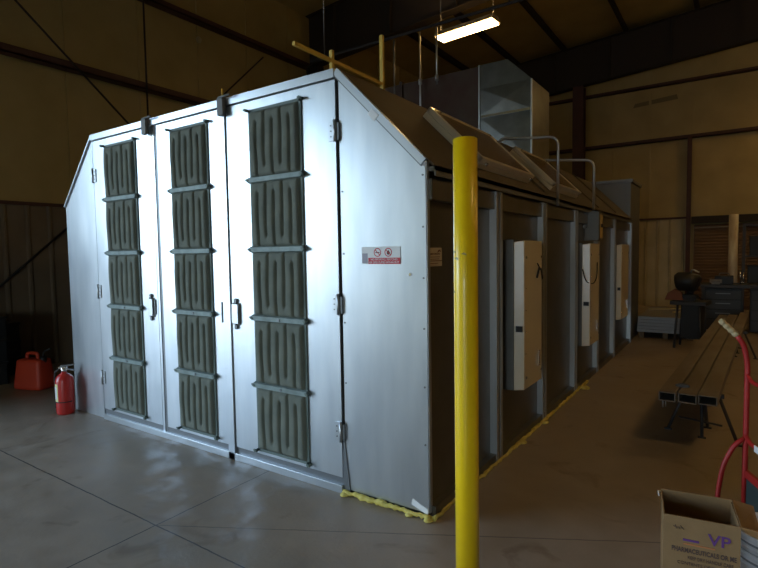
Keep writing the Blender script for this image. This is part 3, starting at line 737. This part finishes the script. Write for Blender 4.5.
def stand(x, y, lab):
    t = thing('pipe_stand', lab, 'pipe stand', (x, y, 0), 0, 'folding stands under the steel tubes')
    top = ZT-.002
    bx('crossbar', STAND, t, -.23, .17, -.02, .02, top-.035, top, .003)
    for dx, dy in ((-.24, .02), (.02, -.09), (.27, -.15), (.05, .22)):
        bm = bmesh.new(); tube(bm, [(dx*.5, 0, top-.03), (dx, dy, .01)], .013, 8); box(bm, dx-.03, dx+.03, dy-.012, dy+.012, 0, .012); obj('leg', bm, STAND, t)
    bm = bmesh.new(); tube(bm, [(-.16, .012, .13), (.16, -.09, .13)], .008, 8); obj('brace', bm, STAND, t)
stand(1.27, 2.50, 'black folding stand under the near ends of the steel tubes')
stand(1.50, 6.6, 'black folding stand under the far part of the steel tubes')
bm = bmesh.new(); tube(bm, [(1.03, 2.06, ZT+.002), (1.03, 2.06, ZT-.06)], .006, 8)
tube(bm, [(1.05, 2.06, ZT+.002), (1.05, 2.06, ZT-.05)], .004, 8)
tag(obj('hook', bm, GALV_TRIM), 'small metal hook dangling under the near end of the leftmost steel tube', 'hook')
bm = bmesh.new(); lathe(bm, [(0,0),(.05,0),(.055,.006),(.03,.02),(0,.022)], seg=16)
tag(obj('rag', bm, mat('blue_rag', (.10,.12,.16), .9), loc=(1.15, 2.30, ZT+.075), rot=(0,0,.3)), 'small bluish rag lying on the steel tubes near their ends', 'rag')

# ------------------------------------------------------------------ hand truck
HT = (1.556, .72)
ht = thing('hand_truck', 'red tubular hand truck with cream ridged grips at the right edge', 'hand truck', (*HT, 0), -math.radians(68))
# local +X runs from the near-left rail to the other rail; local -Y points to the photo's left (behind the truck)
RW = .52
for k, x in enumerate((0, RW)):
    bm = bmesh.new(); pts = [(x, 0, .03), (x, 0, .50), (x, .0, .98), (x, -.02, 1.08), (x, -.055, 1.13)]
    tube(bm, bend(pts, .10, 5), .0135, 12); obj('rail', bm, REDPIPE, ht)
    bm = bmesh.new(); P = []; Rr = []
    for q in range(22):
        t = q/21; P.append((x, -.052-.085*t, 1.127+.085*t)); Rr.append(.012 + .005*abs(math.sin(t*PI*4)))
    tube(bm, P, .02, 12, rad=Rr); obj('grip', bm, GRIP, ht)
    bm = bmesh.new(); tube(bm, bend([(x, .0, .575), (x, -.055, .53), (x, -.105, .42), (x, -.13, .26), (x, -.13, .09)], .12, 6), .0125, 12); obj('brace', bm, REDPIPE, ht)
for z, r in ((.90, .011), (.57, .012)):
    bm = bmesh.new(); tube(bm, bend([(0, .0, z+.02), (.05, .0, z-.01), (RW-.05, 0, z-.01), (RW, 0, z+.02)], .05), r, 10); obj('crossbar', bm, REDPIPE, ht)
bx('cross_plate', REDPIPE, ht, .0, RW, -.006, .012, .36, .40)
bx('back_plate', mat('dark_green_plate', (.03,.05,.05), .6), ht, .02, RW-.02, .0, .012, .10, .36)
bx('toe_plate', REDPIPE, ht, -.02, RW+.02, .0, .22, .0, .012)
o = bx('price_tag', WHITE, ht, .13, .18, -.016, -.0125, .545, .58); o['label'] = 'small white sticker on the crossbar'
bm = bmesh.new(); tube(bm, [(-.01, -.13, .095), (RW+.01, -.13, .095)], .009, 10); obj('axle', bm, STAND, ht)
for x in (.05, RW-.05):
    bm = bmesh.new(); tube(bm, [(x-.03, -.13, .095), (x-.02, -.13, .095), (x+.02, -.13, .095), (x+.03, -.13, .095)], .095, 28, rad=[.08, .095, .095, .08]); obj('wheel', bm, BLACK, ht)

# ------------------------------------------------------------------ cardboard box
BH = .55
cb = thing('cardboard_box', 'open brown cardboard box with purple and dark printing at the lower right', 'cardboard box', (1.274, -.378, 0), .138)
bw, bd = .256, .222
bm = bmesh.new(); t = .004
box(bm, 0, bw, 0, bd, 0, t); box(bm, 0, bw, 0, t, t, BH); box(bm, 0, bw, bd-t, bd, t, BH+.01); box(bm, 0, t, t, bd-t, t, BH); box(bm, bw-t, bw, t, bd-t, t, BH)
obj('body', bm, CARD, cb)
bm = bmesh.new(); prism(bm, [(bw, .0, BH), (bw, bd, BH+.008), (bw+.07, bd-.02, BH+.002), (bw+.065, .03, BH-.02)], (0, 0, .004)); f = obj('flap', bm, CARD, cb)
bm = bmesh.new(); tube(bm, [(-.002, bd-.01, BH), (-.014, bd-.03, BH+.008), (-.01, bd-.05, BH-.005)], .002, 6); o = obj('torn_tape', bm, WHITE, cb)
fy = -.0012
M = lambda x, z, sk=0: at_front(x, fy, z)
textmesh('box_lettering', 'VP', .062, PURPLE, cb, at_front(.150, fy, BH-.092) @ Matrix.Shear('XY', 4, (.35, 0)), bold=.0008, width=.075)
bx('print_line', PURPLE, cb, .068, .122, fy-.001, 0, BH-.094, BH-.086)
bx('print_line', ORANGEINK, cb, .07, .175, fy-.001, 0, BH-.108, BH-.103)
textmesh('box_lettering', 'PHARMACEUTICALS OR ME', .026, INK, cb, at_front(.03, fy, BH-.140), bold=.0006, width=.215)
textmesh('box_lettering', 'KEEP DRY HANDLE CARE', .020, INK, cb, at_front(.085, fy, BH-.166), width=.15)
textmesh('box_lettering', 'CONTENTS OF THIS CASE', .018, INK, cb, at_front(.050, fy, BH-.190), width=.19)
bm = bmesh.new()
for k in range(6): tube(bm, [(.035+k*.006, fy, BH-.040+.004*math.sin(k*2)), (.039+k*.006, fy, BH-.048+.003*math.cos(k*3))], .0013, 5)
obj('scribble', bm, INK, cb)

# ------------------------------------------------------------------ pails
def pail(z0, lab, xy=(1.655, .012)):
    t = thing('pail', lab, 'pail', (*xy, z0), 0, 'nested white pails')
    bm = bmesh.new(); H = .34
    prof = [(0,0),(.118,0),(.122,.005),(.140,H-.06),(.147,H-.058),(.147,H-.05),(.1405,H-.048),(.1415,H-.034),(.148,H-.032),(.148,H-.024),(.142,H-.022),(.143,H-.006),(.150,H-.004),(.150,H),(.138,H),(.115,.008),(0,.008)]
    lathe(bm, prof, seg=48); obj('bucket', bm, PAIL, t)
    bm = bmesh.new()
    for zz in (H-.054, H-.028): 
        for k in range(1): pass
    lathe(bm, [(.1425,H-.045),(.1435,H-.043),(.1435,H-.037),(.1425,H-.035)], seg=48); obj('rim_shade_band', bm, PAILD, t)  # grey band paints the shade between the pail rims
    bm = bmesh.new(); tube(bm, [(.153*math.cos(a), .153*math.sin(a), H-.03-.10*math.sin((a-PI*.1)/(PI*.8)*PI)) for a in [PI*.1+PI*.8*k/16 for k in range(17)]], .002, 6); obj('handle', bm, STEEL, t)
pail(0, 'white plastic pail at the lower right, lower of the nested pair')
pail(.075, 'white plastic pail beside the box, upper of the nested pair')

# ------------------------------------------------------------------ far right clutter
ss = thing('sheet_stack', 'low grey stack of metal sheets on the floor beyond the booth', 'sheet stack', (.50, 8.6, 0))
for x in (-.38, 0, .38): bx('skid', WOOD, ss, x-.04, x+.04, -.85, .85, 0, .11)
for k in range(5): bx('sheet', GREYSHEET, ss, -.45+.004*k, .46-.006*k, -.90+.008*k, .90, .11+k*.056, .162+k*.056, .002)
rod('metal_bar', (.10, 8.9, .402), (.88, 9.45, .402), .018, PANEL, 'pale metal bar lying on top of the grey sheet stack', 'bar')
rod('metal_bar', (.55, 8.5, .402), (.95, 9.2, .402), .016, PANEL, 'short pale metal bar on the sheet stack beside the orange guard', 'bar')
# metal band saw / chop saw on a stand
sw = thing('chop_saw', 'black cutting saw with orange guard on a dark stand near the far wall', 'saw', (.92, 7.05, 0), -.15)
for dx in (-.17, .17):
    for dy in (-.17, .17):
        bm = bmesh.new(); tube(bm, [(dx*.9, dy*.9, .70), (dx*1.1, dy*1.1, 0)], .018, 8); obj('leg', bm, STAND, sw)
bx('cabinet', BLACK, sw, -.10, .17, -.15, .15, .16, .70, .005)
bx('table', STAND, sw, -.25, .25, -.22, .22, .70, .76, .005)
bm = bmesh.new(); box(bm, -.16, .10, -.14, .10, .76, .86); bmesh.ops.bevel(bm, geom=bm.edges[:], offset=.02, segments=2, affect='EDGES'); obj('base', bm, BLACK, sw)
bm = bmesh.new(); tube(bm, [(-.20, -.06, 1.06), (-.17, -.06, 1.065), (-.02, -.04, 1.07), (.08, 0, 1.04), (.11, 0, 1.03)], .11, 20, rad=[.12, .15, .155, .14, .11]); obj('motor', bm, BLACK, sw)
bm = bmesh.new(); tube(bm, [(-.02, -.02, .84), (.06, .0, 1.06)], .05, 12); obj('arm', bm, BLACK, sw)
bm = bmesh.new(); prism(bm, [(-.34, -.16, .77), (-.08, -.16, .77), (-.10, -.16, .90), (-.20, -.16, .95), (-.30, -.16, .88)], (0, .07, 0)); o = obj('guard', bm, ORANGE, sw, .006); o['label'] = 'orange guard'
bm = bmesh.new(); tube(bm, bend([(.0, -.05, 1.2), (.03, -.1, 1.27), (.13, -.1, 1.22)], .04), .012, 8); obj('handle', bm, GALV_TRIM, sw)
# workbench
wb = thing('workbench', 'dark steel workbench in front of the roll-up door', 'workbench', (1.95, 9.5, 0))
bx('top', STAND, wb, -1.0, 1.4, -.35, .35, .84, .90)
for x in (-.95, 1.35):
    for y in (-.30, .30): bx('leg', STAND, wb, x-.03, x+.03, y-.03, y+.03, 0, .84)
for x, lab in ((1.32, 'dark tool cabinet under the left end of the workbench'), (2.05, 'dark tool cabinet under the middle of the workbench'), (2.80, 'dark tool cabinet under the right end of the workbench')):
    t = thing('tool_cabinet', lab, 'cabinet', (x, 9.5, 0), 0, 'tool cabinets under the workbench')
    bx('body', BLACK, t, -.30, .30, -.26, .28, .02, .82)
    for k in range(4): dr = bx('drawer', STAND, t, -.28, .28, -.28, -.26, .05+k*.19, .22+k*.19, .003); bx('handle', GALV_DARK, dr, -.12, .12, -.30, -.28, .15+k*.19, .165+k*.19)
for (x, w, h, lab, m) in ((-.62, .30, .16, 'dark toolbox at the left end of the workbench', BLACK), (.75, .36, .22, 'dark toolbox at the right part of the workbench', DKCRATE)):
    t = thing('toolbox', lab, 'toolbox', (1.95+x, 9.42, .90)); bx('case', m, t, -w/2, w/2, -.12, .12, 0, h, .01)
    bm = bmesh.new(); tube(bm, bend([(-.08,0,h-.01),(-.08,0,h+.05),(.08,0,h+.05),(.08,0,h-.01)], .03), .008, 8); obj('handle', bm, GALV_DARK, t)
t = thing('vise', 'small pale metal vise on the front edge of the workbench', 'vise', (1.20, 9.25, .90))
bx('jaw', STEEL, t, -.10, .10, -.05, .0, .03, .10, .006); bx('jaw', STEEL, t, -.10, .10, .03, .08, .03, .10, .006); bx('base', STEEL, t, -.07, .07, -.05, .09, 0, .04, .004)
bm = bmesh.new(); tube(bm, [(0, -.05, .06), (0, -.16, .06)], .012, 8); tube(bm, [(-.07, -.15, .06), (.07, -.15, .06)], .007, 8); obj('screw', bm, STEEL, t)
# white upright pipe
bm = bmesh.new(); r = .082
prof = [(0,0),(r,0),(r,2.27),(r-.01,2.27),(r-.01,.02),(0,.02)]
lathe(bm, prof, seg=28)
tag(obj('plastic_pipe', bm, PVC, loc=(1.462, 10.1, 0)), 'white plastic pipe standing upright behind the workbench', 'pipe')
# rack at the far right
rk = thing('storage_rack', 'dark metal storage rack at the right edge near the far wall', 'rack', (2.35, 11.0, 0))
for x in (-.70, .0, .70):
    for y in (-.25, .25): bx('upright', STAND, rk, x-.025, x+.025, y-.025, y+.025, 0, 2.10)
for z in (.15, .75, 1.40, 2.05): bx('shelf', STAND, rk, -.72, .72, -.27, .27, z, z+.03)
for (x, z, w, h, lab) in ((-.42, .78, .42, .42, 'dark bin on the middle shelf of the rack, left'), (.30, .78, .40, .35, 'dark bin on the middle shelf of the rack, right'), (-.38, 1.43, .45, .38, 'dark bin on the upper shelf of the rack, left'), (.36, 1.43, .40, .45, 'dark bin on the upper shelf of the rack, right')):
    t = thing('bin', lab, 'bin', (2.35+x, 11.0, z)); bx('body', DKCRATE, t, -w/2, w/2, -.2, .2, 0, h, .01); bx('lid', BLACK, t, -w/2-.008, w/2+.008, -.21, .21, h, h+.025, .004)
bm = bmesh.new(); tube(bm, [(0, 0, 0), (-.02, 0, .24)], .014, 8); tube(bm, [(.03, 0, 0), (.045, 0, .20)], .012, 8); tube(bm, [(-.02,0,.0),(.05,0,.0)], .02, 8)
tag(obj('wrench_pair', bm, CHROME, loc=(1.60, 9.55, .92)), 'pair of shiny wrenches standing on the workbench right of the white pipe', 'wrench')

# ------------------------------------------------------------------ camera
cam = bpy.data.cameras.new('camera'); co = bpy.data.objects.new('camera', cam); C.objects.link(co)
f, yaw, pitch, roll, cx, cy, cz = 520.5137, 0.5991639, -0.0590619, -0.0157864, 1.4855335, -2.6684646, 1.6
fw = Vector((-math.sin(yaw)*math.cos(pitch), math.cos(yaw)*math.cos(pitch), math.sin(pitch)))
r = Vector((math.cos(yaw), math.sin(yaw), 0)); u = r.cross(fw)
r2 = r*math.cos(roll) + u*math.sin(roll); u2 = -r*math.sin(roll) + u*math.cos(roll)
M = Matrix((( r2.x, u2.x, -fw.x, cx), (r2.y, u2.y, -fw.y, cy), (r2.z, u2.z, -fw.z, cz), (0, 0, 0, 1)))
co.matrix_world = M
cam.sensor_fit = 'HORIZONTAL'; cam.sensor_width = 36; cam.lens = f/758*36; cam.clip_start = .05
S.camera = co

# ------------------------------------------------------------------ daylight through the doorway
w = bpy.data.worlds.new('sky'); S.world = w; w.use_nodes = True
nt = w.node_tree; bg = nt.nodes['Background']
sk = nt.nodes.new('ShaderNodeTexSky'); sk.sky_type = 'NISHITA'; sk.sun_disc = False; sk.sun_elevation = math.radians(50); sk.sun_rotation = math.radians(90); sk.dust_density = 2
mix = nt.nodes.new('ShaderNodeMixRGB'); mix.inputs[0].default_value = .35; mix.inputs[2].default_value = (.66, .92, 1.14, 1)
mul = nt.nodes.new('ShaderNodeVectorMath'); mul.operation = 'SCALE'; mul.inputs['Scale'].default_value = .22
nt.links.new(sk.outputs[0], mul.inputs[0]); nt.links.new(mul.outputs[0], mix.inputs[1]); nt.links.new(mix.outputs[0], bg.inputs[0])
bg.inputs[1].default_value = 9.5
pl_ = bpy.data.lights.new('doorway_portal', 'AREA'); pl_.shape = 'RECTANGLE'; pl_.size = DZ; pl_.size_y = DY1-DY0; pl_.cycles.is_portal = True
po = bpy.data.objects.new('doorway_portal', pl_); C.objects.link(po)
po.location = (XL-.1, (DY0+DY1)/2, DZ/2); po.rotation_euler = (0, -PI/2, 0)

pf = bpy.data.lights.new('front_doorway_portal', 'AREA'); pf.shape = 'RECTANGLE'; pf.size = FX1-FX0; pf.size_y = FZ; pf.cycles.is_portal = True
po = bpy.data.objects.new('front_doorway_portal', pf); C.objects.link(po)
po.location = ((FX0+FX1)/2, YF-.1, FZ/2); po.rotation_euler = (PI/2, 0, 0)
S.view_settings.view_transform = 'Standard'; S.view_settings.look = 'None'; S.view_settings.gamma = 1; S.view_settings.use_curve_mapping = False
S.view_settings.exposure = .12
S.cycles.max_bounces = 8; S.cycles.diffuse_bounces = 4; S.cycles.glossy_bounces = 4
S.cycles.use_denoising = True
S.cycles.sample_clamp_indirect = 8
